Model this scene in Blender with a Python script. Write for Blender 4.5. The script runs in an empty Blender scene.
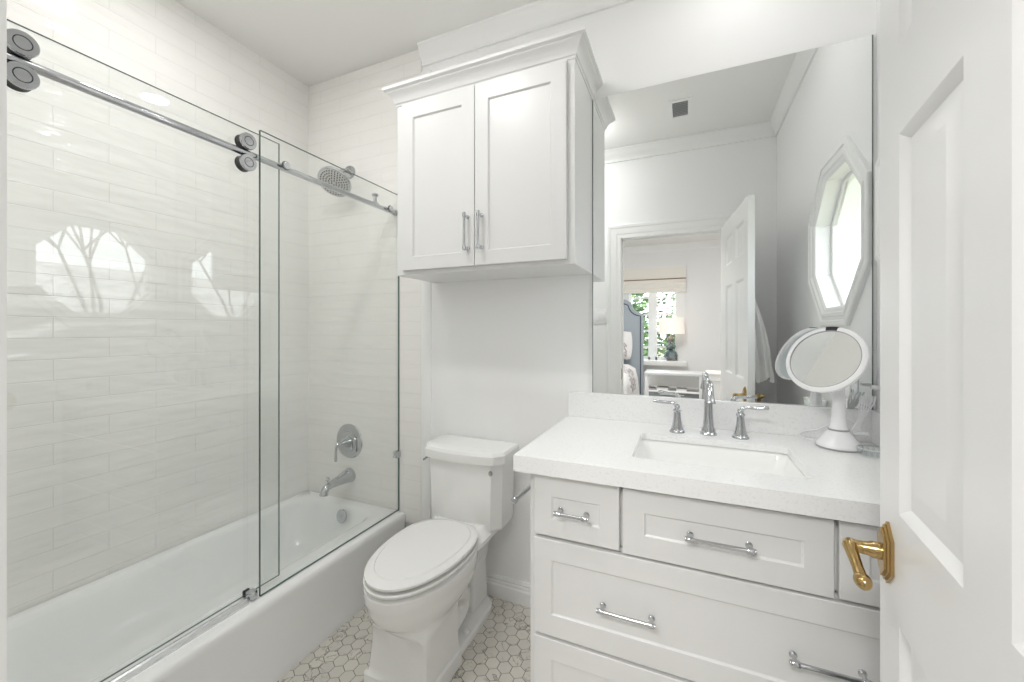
import bpy, bmesh, math, random
from mathutils import Vector, Matrix
random.seed(7)
S = bpy.context.scene
COL = S.collection
# ------------------------------------------------------------------ camera, world, exposure
cam_d = bpy.data.cameras.new('camera'); cam = bpy.data.objects.new('camera', cam_d); COL.objects.link(cam)
cam.location = (0, -1.736, 1.272)
cam.rotation_euler = (math.pi/2, 0, math.radians(23.504))
cam_d.sensor_width = 36; cam_d.lens = 36*400/1024
cam_d.shift_y = -10.6/1024
cam_d.clip_start = 0.01
S.camera = cam
W = bpy.data.worlds.new('overcast_sky'); S.world = W; W.use_nodes = True
wn = W.node_tree.nodes['Background']; wn.inputs[0].default_value = (0.90, 0.95, 1.0, 1); wn.inputs[1].default_value = 4.5
S.view_settings.view_transform = 'Standard'; S.view_settings.look = 'None'
S.view_settings.exposure = 0.32; S.view_settings.gamma = 1; S.view_settings.use_curve_mapping = False
cy = S.cycles
cy.max_bounces = 16; cy.diffuse_bounces = 8; cy.glossy_bounces = 8; cy.transmission_bounces = 8; cy.transparent_max_bounces = 24
cy.caustics_reflective = True; cy.caustics_refractive = False; cy.sample_clamp_indirect = 6; cy.use_denoising = True
CAN_POWER = 54.0        # emission of the vanity lamp and the added ceiling fill lights
BED_POWER = 31.0        # emission of the added bedroom fill lamp

# ------------------------------------------------------------------ materials
def mat(name, color, rough=.5, metal=0., spec=.5, emit=None, estr=0., coat=0.):
    m = bpy.data.materials.new(name); m.use_nodes = True
    b = m.node_tree.nodes['Principled BSDF']
    b.inputs['Base Color'].default_value = (*color, 1); b.inputs['Roughness'].default_value = rough
    b.inputs['Metallic'].default_value = metal; b.inputs['Specular IOR Level'].default_value = spec
    if coat: b.inputs['Coat Weight'].default_value = coat; b.inputs['Coat Roughness'].default_value = .03
    if emit: b.inputs['Emission Color'].default_value = (*emit, 1); b.inputs['Emission Strength'].default_value = estr
    return m
def nd(m, t, **kw):
    n = m.node_tree.nodes.new(t)
    for k, v in kw.items(): setattr(n, k, v)
    return n
def noise_bump(m, scale, strength, dist=.01, detail=3):
    b = m.node_tree.nodes['Principled BSDF']; L = m.node_tree.links
    tc = nd(m, 'ShaderNodeTexCoord'); n = nd(m, 'ShaderNodeTexNoise'); bp = nd(m, 'ShaderNodeBump')
    n.inputs['Scale'].default_value = scale; n.inputs['Detail'].default_value = detail
    bp.inputs['Strength'].default_value = strength; bp.inputs['Distance'].default_value = dist
    L.new(tc.outputs['Object'], n.inputs['Vector']); L.new(n.outputs['Fac'], bp.inputs['Height']); L.new(bp.outputs['Normal'], b.inputs['Normal'])
    return m
def mottled(m, c1, c2, scale, lo=.4, hi=.6, detail=4):
    b = m.node_tree.nodes['Principled BSDF']; L = m.node_tree.links
    tc = nd(m, 'ShaderNodeTexCoord'); n = nd(m, 'ShaderNodeTexNoise'); r = nd(m, 'ShaderNodeValToRGB')
    n.inputs['Scale'].default_value = scale; n.inputs['Detail'].default_value = detail
    r.color_ramp.elements[0].position = lo; r.color_ramp.elements[1].position = hi
    r.color_ramp.elements[0].color = (*c1, 1); r.color_ramp.elements[1].color = (*c2, 1)
    L.new(tc.outputs['Object'], n.inputs['Vector']); L.new(n.outputs['Fac'], r.inputs['Fac']); L.new(r.outputs['Color'], b.inputs['Base Color'])
    return m
M = {}
M['wall'] = noise_bump(mat('painted_wall', (.885, .885, .885), .55, spec=.3), 90, .05, .002)
M['ceil'] = mat('ceiling_paint', (.89, .885, .87), .7, spec=.2)
M['trim'] = mat('trim_paint', (.88, .88, .875), .3)
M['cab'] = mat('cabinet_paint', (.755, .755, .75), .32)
M['door'] = mat('door_paint', (.84, .84, .84), .28)
M['porcelain'] = mat('porcelain', (.87, .87, .86), .07)
M['seat'] = mat('toilet_seat_plastic', (.88, .88, .87), .13)
M['tub'] = mat('tub_enamel', (.90, .905, .905), .12)
M['chrome'] = mat('chrome', (.57, .58, .60), .06, 1)
M['satin'] = mat('satin_chrome', (.66, .66, .66), .16, 1)
M['brass'] = mat('antique_brass', (.46, .32, .14), .2, 1)
M['rubber'] = mat('black_rubber', (.015, .015, .015), .35)
M['mirror'] = mat('mirror_silver', (.93, .945, .94), .0, 1)
M['mirror_edge'] = mat('mirror_edge', (.16, .18, .18), .2)
M['quartz'] = mottled(mat('white_quartz', (.87, .87, .87), .14), (.80, .80, .81), (.88, .88, .88), 140, .30, .45)
M['wplastic'] = mat('white_plastic', (.86, .86, .87), .22)
M['gplastic'] = mat('grey_plastic', (.35, .35, .36), .3)
M['pale_plastic'] = mat('pale_blue_plastic', (.72, .79, .81), .25)
M['gap'] = mat('shadow_gap_edge', (.30, .29, .28), .7)
M['vent'] = mat('vent_metal', (.62, .64, .64), .45)
M['towel'] = noise_bump(mat('white_terry', (.84, .84, .83), .95, spec=.1), 220, .4, .004)
for k_, f_ in (('lamp_vanity', .50), ('fill_tub', 1.15), ('fill_dome', .070), ('fill_floor', 2.6)): M[k_] = mat('recessed_'+k_, (1, 1, 1), .5, emit=(1, .995, .985), estr=CAN_POWER*f_)  # tub, dome and floor strengths belong to added, unseen fill lights
M['bedfill'] = mat('bedroom_fill_lamp', (1, 1, 1), .5, emit=(1, .985, .96), estr=BED_POWER)  # glow of the unseen fill light added in the bedroom
M['shade_lamp'] = mat('lamp_shade_linen', (.85, .80, .74), .8, emit=(1, .86, .74), estr=.35)
M['headboard'] = noise_bump(mat('slate_blue_linen', (.42, .47, .52), .9, spec=.1), 300, .3, .002)
M['navy'] = mat('navy_piping', (.05, .07, .10), .6)
M['linen'] = noise_bump(mat('white_bed_linen', (.86, .85, .85), .9, spec=.1), 9, .5, .03)
M['throw'] = mottled(mat('grey_patterned_cotton', (.6, .56, .55), .9, spec=.1), (.36, .34, .36), (.82, .78, .77), 26, .42, .58)
M['stone_grey'] = mottled(mat('grey_green_glaze', (.2, .25, .25), .25), (.12, .17, .18), (.30, .35, .35), 9)
M['stone_tan'] = mottled(mat('taupe_glaze', (.3, .27, .24), .3), (.22, .2, .17), (.42, .38, .33), 9)
M['roman'] = mat('cream_roman_fabric', (.88, .85, .79), .9, spec=.1)
M['bamboo'] = mat('shade_batten_brown', (.24, .16, .09), .7)
M['bedwall'] = mat('bedroom_wall_paint', (.88, .88, .885), .6, spec=.2)
M['carpet'] = noise_bump(mat('bedroom_carpet', (.55, .52, .48), .95, spec=.05), 200, .5, .01)
M['greypanel'] = mat('smoked_mirror_panel', (.30, .33, .36), .12, .8)
M['silverwood'] = mat('silver_leaf_frame', (.74, .75, .77), .3, .35)
M['bark'] = mottled(mat('bare_bark', (.2, .17, .15), .9, spec=.1), (.06, .055, .05), (.16, .14, .12), 14)
M['leaf'] = mottled(mat('leaf_green', (.12, .25, .06), .7), (.03, .08, .025), (.12, .22, .06), 4)
M['lawn'] = mottled(mat('winter_lawn', (.25, .27, .15), .95, spec=.05), (.20, .21, .12), (.36, .34, .22), 3)
M['roof'] = mottled(mat('grey_shingle', (.3, .3, .3), .9, spec=.1), (.42, .40, .38), (.82, .80, .77), 5)
M['siding'] = mat('pale_siding', (.65, .64, .62), .8)
M['steel'] = mat('threshold_aluminium', (.75, .76, .77), .22, .7)

def glass_mat(name, tint, edge=False):
    m = bpy.data.materials.new(name); m.use_nodes = True; nt = m.node_tree; nt.nodes.clear(); L = nt.links
    out = nd(m, 'ShaderNodeOutputMaterial'); mix = nd(m, 'ShaderNodeMixShader'); tr = nd(m, 'ShaderNodeBsdfTransparent')
    gl = nd(m, 'ShaderNodeBsdfGlossy'); fr = nd(m, 'ShaderNodeFresnel')
    tr.inputs[0].default_value = (*tint, 1); gl.inputs['Roughness'].default_value = 0
    gl.inputs[0].default_value = (1, 1, 1, 1)
    # outward side only reflects like air-to-glass, also when met from inside the thin pane
    geo = nd(m, 'ShaderNodeNewGeometry'); mp = nd(m, 'ShaderNodeMath', operation='MULTIPLY_ADD')
    L.new(geo.outputs['Backfacing'], mp.inputs[0]); mp.inputs[1].default_value = 1/1.5-1.5; mp.inputs[2].default_value = 1.5; L.new(mp.outputs[0], fr.inputs['IOR'])
    L.new(fr.outputs[0], mix.inputs[0]); L.new(tr.outputs[0], mix.inputs[1]); L.new(gl.outputs[0], mix.inputs[2]); L.new(mix.outputs[0], out.inputs[0])
    return m
M['glass'] = glass_mat('clear_shower_glass', (.982, .991, .986))
M['pane'] = glass_mat('window_glass', (.98, .99, .985))
M['glass_edge'] = mat('green_glass_edge', (.07, .12, .10), .12)
M['clearglass'] = glass_mat('clear_dish_glass', (.95, .96, .96))
M['frosted'] = mat('frosted_green_glass', (.72, .80, .76), .35)

def tile_mat(name, axes):
    m = mat(name, (.84, .83, .81), .06); b = m.node_tree.nodes['Principled BSDF']; L = m.node_tree.links
    tc = nd(m, 'ShaderNodeTexCoord'); sp = nd(m, 'ShaderNodeSeparateXYZ'); cb = nd(m, 'ShaderNodeCombineXYZ')
    L.new(tc.outputs['Object'], sp.inputs[0])
    ad = nd(m, 'ShaderNodeMath', operation='ADD'); ad.inputs[1].default_value = 10.0+.072
    L.new(sp.outputs[axes[0]], ad.inputs[0]); L.new(ad.outputs[0], cb.inputs[0])
    az = nd(m, 'ShaderNodeMath', operation='ADD'); az.inputs[1].default_value = .0762*2-.0245
    L.new(sp.outputs['Z'], az.inputs[0]); L.new(az.outputs[0], cb.inputs[1])
    br = nd(m, 'ShaderNodeTexBrick'); L.new(cb.outputs[0], br.inputs['Vector'])
    br.offset = .5; br.inputs['Scale'].default_value = 1; br.inputs['Brick Width'].default_value = .305; br.inputs['Row Height'].default_value = .0762
    br.inputs['Mortar Size'].default_value = .0016; br.inputs['Mortar Smooth'].default_value = .6
    br.inputs['Color1'].default_value = (.865, .855, .83, 1); br.inputs['Color2'].default_value = (.865, .855, .83, 1); br.inputs['Mortar'].default_value = (.82, .805, .775, 1)
    L.new(br.outputs['Color'], b.inputs['Base Color'])
    # wavy hand-made glaze: each tile slightly dished plus slow ripples
    n1 = nd(m, 'ShaderNodeTexNoise'); n1.inputs['Scale'].default_value = 1; n1.inputs['Detail'].default_value = 1.5
    st = nd(m, 'ShaderNodeMapping'); st.inputs['Scale'].default_value = (5, 17, 1); L.new(cb.outputs[0], st.inputs[0]); L.new(st.outputs[0], n1.inputs['Vector'])
    mm = nd(m, 'ShaderNodeMath', operation='MULTIPLY'); mm.inputs[1].default_value = .0075; L.new(n1.outputs['Fac'], mm.inputs[0])
    mo = nd(m, 'ShaderNodeMath', operation='MULTIPLY'); mo.inputs[1].default_value = -.0009; L.new(br.outputs['Fac'], mo.inputs[0])
    sm = nd(m, 'ShaderNodeMath', operation='ADD'); L.new(mm.outputs[0], sm.inputs[0]); L.new(mo.outputs[0], sm.inputs[1])
    bp = nd(m, 'ShaderNodeBump'); bp.inputs['Strength'].default_value = 1; bp.inputs['Distance'].default_value = 1
    L.new(sm.outputs[0], bp.inputs['Height']); L.new(bp.outputs['Normal'], b.inputs['Normal'])
    return m
M['tile_y'] = tile_mat('glazed_tile_left', ('Y',)); M['tile_x'] = tile_mat('glazed_tile_back', ('X',))

def marble_mat():
    m = mat('marble_hexagon', (.7, .68, .63), .28); b = m.node_tree.nodes['Principled BSDF']; L = m.node_tree.links
    at = nd(m, 'ShaderNodeAttribute', attribute_name='tile'); tc = nd(m, 'ShaderNodeTexCoord')
    mul = nd(m, 'ShaderNodeMath', operation='MULTIPLY'); mul.inputs[1].default_value = 40; L.new(at.outputs['Fac'], mul.inputs[0])
    n = nd(m, 'ShaderNodeTexNoise', noise_dimensions='4D'); n.inputs['Scale'].default_value = 16; n.inputs['Detail'].default_value = 5; n.inputs['Distortion'].default_value = 1.2
    L.new(tc.outputs['Object'], n.inputs['Vector']); L.new(mul.outputs[0], n.inputs['W'])
    r = nd(m, 'ShaderNodeValToRGB'); cr = r.color_ramp
    base = (.70, .675, .62, 1)
    cr.elements[0].position = .0; cr.elements[0].color = base; cr.elements[1].position = 1; cr.elements[1].color = base
    for p, c in ((.474, base), (.496, (.24, .22, .19, 1)), (.508, (.42, .40, .36, 1)), (.530, base)):
        e = cr.elements.new(p); e.color = c
    L.new(n.outputs['Fac'], r.inputs['Fac'])
    n2 = nd(m, 'ShaderNodeTexNoise', noise_dimensions='4D'); n2.inputs['Scale'].default_value = 5; L.new(tc.outputs['Object'], n2.inputs['Vector']); L.new(mul.outputs[0], n2.inputs['W'])
    mk = nd(m, 'ShaderNodeValToRGB'); mk.color_ramp.elements[0].position = .50; mk.color_ramp.elements[1].position = .58; L.new(n2.outputs['Fac'], mk.inputs['Fac'])
    mx = nd(m, 'ShaderNodeMix', data_type='RGBA'); L.new(mk.outputs['Color'], mx.inputs[0]); mx.inputs[6].default_value = base; L.new(r.outputs['Color'], mx.inputs[7])
    hv = nd(m, 'ShaderNodeMapRange'); hv.inputs[3].default_value = .93; hv.inputs[4].default_value = 1.06; L.new(at.outputs['Fac'], hv.inputs[0])
    ml = nd(m, 'ShaderNodeMix', data_type='RGBA', blend_type='MULTIPLY'); ml.inputs[0].default_value = 1; L.new(mx.outputs[2], ml.inputs[6]); L.new(hv.outputs[0], ml.inputs[7])
    L.new(ml.outputs[2], b.inputs['Base Color'])
    return m
M['hex'] = marble_mat(); M['grout'] = mat('floor_grout', (.19, .175, .15), .9)

# ------------------------------------------------------------------ mesh helpers (world coordinates)
def link(o): COL.objects.link(o); return o
def obj(name, bm, m, parent=None, smooth=35, kind=None, label=None, cat=None, group=None, origin=None):
    """One mesh object from a bmesh in world coordinates; local to its parent, or to its own base when top-level."""
    bmesh.ops.recalc_face_normals(bm, faces=bm.faces[:])
    off = Vector((0, 0, 0))
    if parent:
        p = parent
        while p.parent: p = p.parent
        off = p.location.copy()
    elif origin is not None: off = Vector(origin)
    if off.length: bmesh.ops.translate(bm, verts=bm.verts[:], vec=-off)
    me = bpy.data.meshes.new(name); bm.to_mesh(me); bm.free()
    if smooth:
        me.polygons.foreach_set('use_smooth', [True]*len(me.polygons)); me.set_sharp_from_angle(angle=math.radians(smooth))
    for x in (m if isinstance(m, (list, tuple)) else [m]): me.materials.append(M[x])
    o = link(bpy.data.objects.new(name, me))
    if parent: o.parent = parent
    else: o.location = off
    tag(o, label, cat, group, kind)
    return o
def tag(o, label=None, cat=None, group=None, kind=None):
    for k, v in (('label', label), ('category', cat), ('group', group), ('kind', kind)):
        if v: o[k] = v
    return o
def thing(name, loc, label, cat, group=None, kind=None):
    o = link(bpy.data.objects.new(name, None)); o.location = loc; o.empty_display_size = .05
    return tag(o, label, cat, group, kind)
NB = bmesh.new
def box(bm, a, b, bev=0., seg=2, mi=0):
    r = bmesh.ops.create_cube(bm, size=1)
    vs = r['verts']
    c = [(a[i]+b[i])/2 for i in range(3)]; s = [abs(b[i]-a[i]) for i in range(3)]
    for v in vs: v.co = Vector((c[0]+v.co.x*s[0], c[1]+v.co.y*s[1], c[2]+v.co.z*s[2]))
    fs = list({f for v in vs for f in v.link_faces})
    for f in fs: f.material_index = mi
    if bev:
        es = list({e for v in vs for e in v.link_edges})
        bmesh.ops.bevel(bm, geom=es, offset=min(bev, min(s)*.45), segments=seg, profile=.5, affect='EDGES')
    return bm
def ring_pts(bm, pts): return [bm.verts.new(p) for p in pts]
def loft(bm, rings, cap0=True, cap1=True, closed=True, mi=0):
    vs = [ring_pts(bm, r) for r in rings]; n = len(vs[0])
    for i in range(len(vs)-1):
        for j in range(n if closed else n-1):
            f = bm.faces.new((vs[i][j], vs[i][(j+1) % n], vs[i+1][(j+1) % n], vs[i+1][j])); f.material_index = mi
    if cap0: bm.faces.new(vs[0][::-1]).material_index = mi
    if cap1: bm.faces.new(vs[-1]).material_index = mi
    return vs
def frame_of(d):
    d = Vector(d).normalized(); up = Vector((0, 0, 1)) if abs(d.z) < .95 else Vector((0, 1, 0))
    u = d.cross(up).normalized(); return u, d.cross(u).normalized(), d
def lathe(bm, prof, base, axis=(0, 0, 1), n=32, cap0=True, cap1=True, mi=0, sx=1., sy=1.):
    """prof: [(radius, distance along axis)]"""
    u, v, d = frame_of(axis); base = Vector(base)
    rings = [[base+d*h+u*(max(r, 1e-4)*sx*math.cos(2*math.pi*k/n))+v*(max(r, 1e-4)*sy*math.sin(2*math.pi*k/n)) for k in range(n)] for r, h in prof]
    loft(bm, rings, cap0, cap1, mi=mi); return bm
def tube(bm, path, r, n=14, cap=True, mi=0, smooth=0):
    P = [Vector(p) for p in path]
    if smooth:
        Q = []
        for i in range(len(P)-1):
            p0, p1, p2, p3 = P[max(i-1, 0)], P[i], P[i+1], P[min(i+2, len(P)-1)]
            for k in range(smooth):
                t = k/smooth
                Q.append(.5*((2*p1)+(p2-p0)*t+(2*p0-5*p1+4*p2-p3)*t*t+(3*p1-p0-3*p2+p3)*t**3))
        Q.append(P[-1]); 
        if isinstance(r, (list, tuple)):
            R = []
            for i in range(len(P)-1): R += [r[i]+(r[i+1]-r[i])*k/smooth for k in range(smooth)]
            r = R+[r[-1]]
        P = Q
    rr = r if isinstance(r, (list, tuple)) else [r]*len(P)
    T = [(P[min(i+1, len(P)-1)]-P[max(i-1, 0)]).normalized() for i in range(len(P))]
    u, v, _ = frame_of(T[0]); rings = []
    for i, p in enumerate(P):
        if i:
            q = T[i-1].rotation_difference(T[i]); u = q @ u
        w = T[i].cross(u).normalized(); uu = w.cross(T[i]).normalized(); u = uu
        rings.append([p+u*(rr[i]*math.cos(2*math.pi*k/n))+w*(rr[i]*math.sin(2*math.pi*k/n)) for k in range(n)])
    loft(bm, rings, cap, cap, mi=mi); return bm
def sphere(bm, c, r, sx=1, sy=1, sz=1, n=20, mi=0):
    res = bmesh.ops.create_uvsphere(bm, u_segments=n, v_segments=max(8, n//2), radius=r)
    for v in res['verts']: v.co = Vector((c[0]+v.co.x*sx, c[1]+v.co.y*sy, c[2]+v.co.z*sz))
    for f in {f for v in res['verts'] for f in v.link_faces}: f.material_index = mi
    return bm
def rrect(x0, x1, y0, y1, r, z, n=6):
    r = min(r, (x1-x0)*.499, (y1-y0)*.499); pts = []
    for cx, cy, a0 in ((x1-r, y1-r, 0), (x0+r, y1-r, 90), (x0+r, y0+r, 180), (x1-r, y0+r, 270)):
        for k in range(n+1):
            a = math.radians(a0+90*k/n); pts.append((cx+r*math.cos(a), cy+r*math.sin(a), z))
    return pts
def prism(bm, prof, axis, a, b, mi=0):
    """extrude a closed 2-D profile along an axis; prof are (p,q): axis x -> (y,z), y -> (x,z), z -> (x,y)"""
    def P(p, q, t): return {'x': (t, p, q), 'y': (p, t, q), 'z': (p, q, t)}[axis]
    loft(bm, [[P(p, q, a) for p, q in prof], [P(p, q, b) for p, q in prof]], mi=mi); return bm
def holed(bm, outer, inner, to3, d0, d1, mi=0, mi_in=0):
    """slab with one hole: outer/inner loops of 2-D points, to3(p,q,d)"""
    for d in (d0, d1):
        es = []
        for loop in (outer, inner):
            vs = [bm.verts.new(to3(p, q, d)) for p, q in loop]
            es += [bm.edges.new((vs[i], vs[(i+1) % len(vs)])) for i in range(len(vs))]
        r = bmesh.ops.triangle_fill(bm, edges=es, use_beauty=True)
        for f in r['geom']:
            if isinstance(f, bmesh.types.BMFace): f.material_index = mi
    for loop, k in ((outer, mi), (inner, mi_in)):
        n = len(loop)
        for i in range(n):
            p, q = loop[i], loop[(i+1) % n]
            f = bm.faces.new([bm.verts.new(c) for c in (to3(*p, d0), to3(*q, d0), to3(*q, d1), to3(*p, d1))]); f.material_index = k
    return bm
def octo(a, c=(0, 0)):
    R = a/math.cos(math.pi/8)
    return [(c[0]+R*math.cos(math.pi/8+k*math.pi/4), c[1]+R*math.sin(math.pi/8+k*math.pi/4)) for k in range(8)]

# ------------------------------------------------------------------ room constants
XL, XR, CEIL = -2.092, .592, 2.745
YF = -1.629           # door wall, bathroom face
YFB = -1.745          # door wall, bedroom face
DX0, DX1, DZ = -.486, .262, 2.02   # doorway

# ------------------------------------------------------------------ floor of marble hexagons
bm = NB(); box(bm, (XL, YFB, -.06), (XR, .0, -.0012), mi=1)
lay = bm.loops.layers.color.new('tile')
sx_, sy_ = .0515, .0446; R = (sx_-.0022)/math.sqrt(3)
for j in range(-1, 40):
    y = -1.70+j*sy_
    if y > .0: break
    for i in range(0, 46):
        x = -1.40+i*sx_+(.5*sx_ if j % 2 else 0)+.0005
        if x > XR-.02: break
        pts = [(x+R*math.cos(math.radians(90+60*k)), y+R*math.sin(math.radians(90+60*k))) for k in range(6)]
        t = random.random()
        top = [bm.verts.new((x+(p-x)*.97, y+(q-y)*.97, 0)) for p, q in pts]; lo = [bm.verts.new((p, q, -.0012)) for p, q in pts]
        fs = [bm.faces.new(top)]+[bm.faces.new((lo[k], lo[(k+1) % 6], top[(k+1) % 6], top[k])) for k in range(6)]
        for f in fs:
            for l in f.loops: l[lay] = (t, t, t, 1)
obj('floor', bm, ['hex', 'grout'], smooth=0, kind='structure')

# ------------------------------------------------------------------ walls and ceiling
bm = NB(); box(bm, (XL-.1, 0, -.06), (XR+.15, .12, CEIL)); obj('wall_back', bm, 'wall', smooth=0, kind='structure')
bm = NB(); box(bm, (XL-.12, YFB, -.06), (XL, 0, CEIL)); obj('wall_left', bm, 'tile_y', smooth=0, kind='structure')
bm = NB(); box(bm, (XL, -.012, .25), (-1.266, 0, CEIL), .002, 1); obj('wall_back_tile', bm, 'tile_x', smooth=0, kind='structure')
bm = NB(); box(bm, (XL, YF, .25), (-1.30, YF+.012, CEIL)); obj('wall_front_tile', bm, 'tile_x', smooth=0, kind='structure')
bm = NB(); prism(bm, [(-1.266, 0), (-1.266, -.010), (-1.262, -.013), (-1.222, -.013), (-1.212, -.008), (-1.210, 0)], 'z', .0, 2.62); obj('trim_tile_edge', bm, 'trim', kind='structure')
bm = NB(); box(bm, (XL-.12, YFB, CEIL), (XR+.15, .12, CEIL+.1)); obj('ceiling', bm, 'ceil', smooth=0, kind='structure')
bm = NB(); box(bm, (XL-.12, YFB, -.06), (DX0, YF, CEIL)); box(bm, (DX1, YFB, -.06), (XR+.15, YF, CEIL)); box(bm, (DX0, YFB, DZ), (DX1, YF, CEIL))
obj('wall_front', bm, ['wall'], smooth=0, kind='structure')
WC = (-.41, 1.665)
bm = NB(); holed(bm, [(YFB, -.06), (0, -.06), (0, CEIL), (YFB, CEIL)], octo(.292, WC), lambda p, q, d: (d, p, q), XR, XR+.15)
obj('wall_right', bm, 'wall', smooth=0, kind='structure')

# crown moulding, mitred simply: profile (distance from wall, height below ceiling)
CROWN = [(0, 0), (.052, 0), (.052, -.010), (.046, -.016), (.042, -.030), (.030, -.052), (.016, -.068), (.012, -.080), (.012, -.095), (0, -.095)]
bm = NB(); prism(bm, [(-d, CEIL+h) for d, h in CROWN], 'x', -1.262, XR); obj('trim_1', bm, 'trim', kind='structure', smooth=30)
bm = NB(); prism(bm, [(XR-d, CEIL+h) for d, h in CROWN], 'y', YF, 0); obj('trim_2', bm, 'trim', kind='structure', smooth=30)
bm = NB(); prism(bm, [(YF+d, CEIL+h) for d, h in CROWN], 'x', -1.30, XR); obj('trim_3', bm, 'trim', kind='structure', smooth=30)
# baseboard behind the toilet
BASE = [(0, 0), (.020, 0), (.020, .058), (.017, .062), (.014, .064), (.014, .074), (.010, .080), (.012, .086), (.007, .098), (0, .100)]
bm = NB(); prism(bm, [(-d, h) for d, h in BASE], 'x', -1.210, -.442); obj('baseboard_back', bm, 'trim', kind='structure', smooth=30)
bm = NB(); prism(bm, [(YF+d, h) for d, h in BASE], 'x', -1.355, DX0-.115); obj('baseboard_front', bm, 'trim', kind='structure', smooth=30)
# door casing (bathroom side) and jamb lining
CAS = [(0, 0), (0, .022), (.010, .022), (.014, .018), (.030, .018), (.036, .021), (.080, .021), (.086, .025), (.104, .026), (.110, .022), (.110, 0)]
def casing(name, x0, x1, zt, y, sgn):
    bm = NB(); P = lambda k: [[(x0-p, y+sgn*q, 0) for p, q in CAS], [(x0-p, y+sgn*q, zt+p) for p, q in CAS], [(x1+p, y+sgn*q, zt+p) for p, q in CAS], [(x1+p, y+sgn*q, 0) for p, q in CAS]][k]
    loft(bm, [P(k) for k in range(4)])
    return obj(name, bm, 'trim', kind='structure', smooth=25)
casing('trim_4', DX0, DX1, DZ, YF, 1); casing('trim_5', DX0, DX1, DZ, YFB, -1)
bm = NB(); box(bm, (DX0, -1.70, 0), (DX0+.010, -1.668, DZ)); box(bm, (DX0, -1.70, DZ-.01), (DX1, -1.668, DZ)); obj('trim_6', bm, 'trim', kind='structure', smooth=0)
bm = NB(); box(bm, (DX0, -1.664, .87), (DX0+.002, -1.636, .96), .001); obj('strike_plate', bm, 'brass', label='small dark strike plate let into the left door jamb', cat='strike plate')

# ------------------------------------------------------------------ octagon window (right wall)
win = thing('window_1', (XR, WC[0], WC[1]), 'octagonal window with stepped white frame on the right wall, seen in the wall mirror', 'window', kind='structure')
bm = NB()
prof = [(.375, XR), (.375, .578), (.370, .574), (.352, .574), (.348, .579), (.335, .579), (.331, .575), (.318, .575), (.312, .582), (.300, .584), (.290, .590), (.290, .606)]
loft(bm, [[(x, p, q) for p, q in octo(a, WC)] for a, x in prof], False, False); obj('window_frame', bm, 'trim', win, smooth=15)
bm = NB()
loft(bm, [[(x, p, q) for p, q in octo(a, WC)] for a, x in [(.2919, XR+.060), (.279, XR+.060), (.275, XR+.064), (.275, XR+.085), (.2919, XR+.085)]], False, False); obj('sash', bm, 'trim', win, smooth=15)
bm = NB(); loft(bm, [[(x, p, q) for p, q in octo(.275, WC)] for x in (XR+.070, XR+.075)]); obj('pane', bm, 'pane', win, smooth=0)

# ------------------------------------------------------------------ the open door
door = thing('door_1', (.235, -1.585, 0), 'open white six panel door with brass lever handles beside the vanity', 'door', kind='structure')
HG = Vector((.235, -1.585, 0)); FE = Vector((.314, -.830, 0))
dv = (FE-HG).normalized(); nv = Vector((-dv.y, dv.x, 0)); DW = (FE-HG).length; TH = .035   # nv points to the camera side (-x)
def dpt(w, n, z): p = HG+dv*w+nv*(-n); return (p.x, p.y, z)     # n: 0 camera face, TH back face
def dbox(bm, w0, w1, n0, n1, z0, z1, bev=0):
    t = NB(); box(t, (w0, n0, z0), (w1, n1, z1), bev, 2)
    vm = {v: bm.verts.new(dpt(v.co.x, v.co.y, v.co.z)) for v in t.verts}
    for f in t.faces: bm.faces.new([vm[v] for v in f.verts])
    t.free()
bm = NB(); ST, MS, PW = .095, .090, .205; HS = DW-ST-2*PW-MS
cols = [(HS, HS+PW), (HS+PW+MS, DW-ST)]; rows = [(.235, .812), (.985, 1.578), (1.716, 1.915)]
z0, z1 = .012, 2.02
for a, b in ((0, HS), (HS+PW, HS+PW+MS), (DW-ST, DW)): dbox(bm, a, b, 0, TH, z0, z1)
for a, b in ((z0, rows[0][0]), (rows[0][1], rows[1][0]), (rows[1][1], rows[2][0]), (rows[2][1], z1)):
    for c in cols: dbox(bm, c[0], c[1], 0, TH, a, b)
for c in cols:
    for r in rows:
        for n, s in ((0, 1), (TH, -1)):
            def rr(i, d): return [dpt(c[0]+i, n+s*d, r[0]+i), dpt(c[1]-i, n+s*d, r[0]+i), dpt(c[1]-i, n+s*d, r[1]-i), dpt(c[0]+i, n+s*d, r[1]-i)]
            loft(bm, [rr(0, 0), rr(.006, .003), rr(.014, .0105), rr(.018, .0105), rr(.050, .003), rr(.054, .003)], False, True)
obj('door_leaf', bm, 'door', door, smooth=20)
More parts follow.
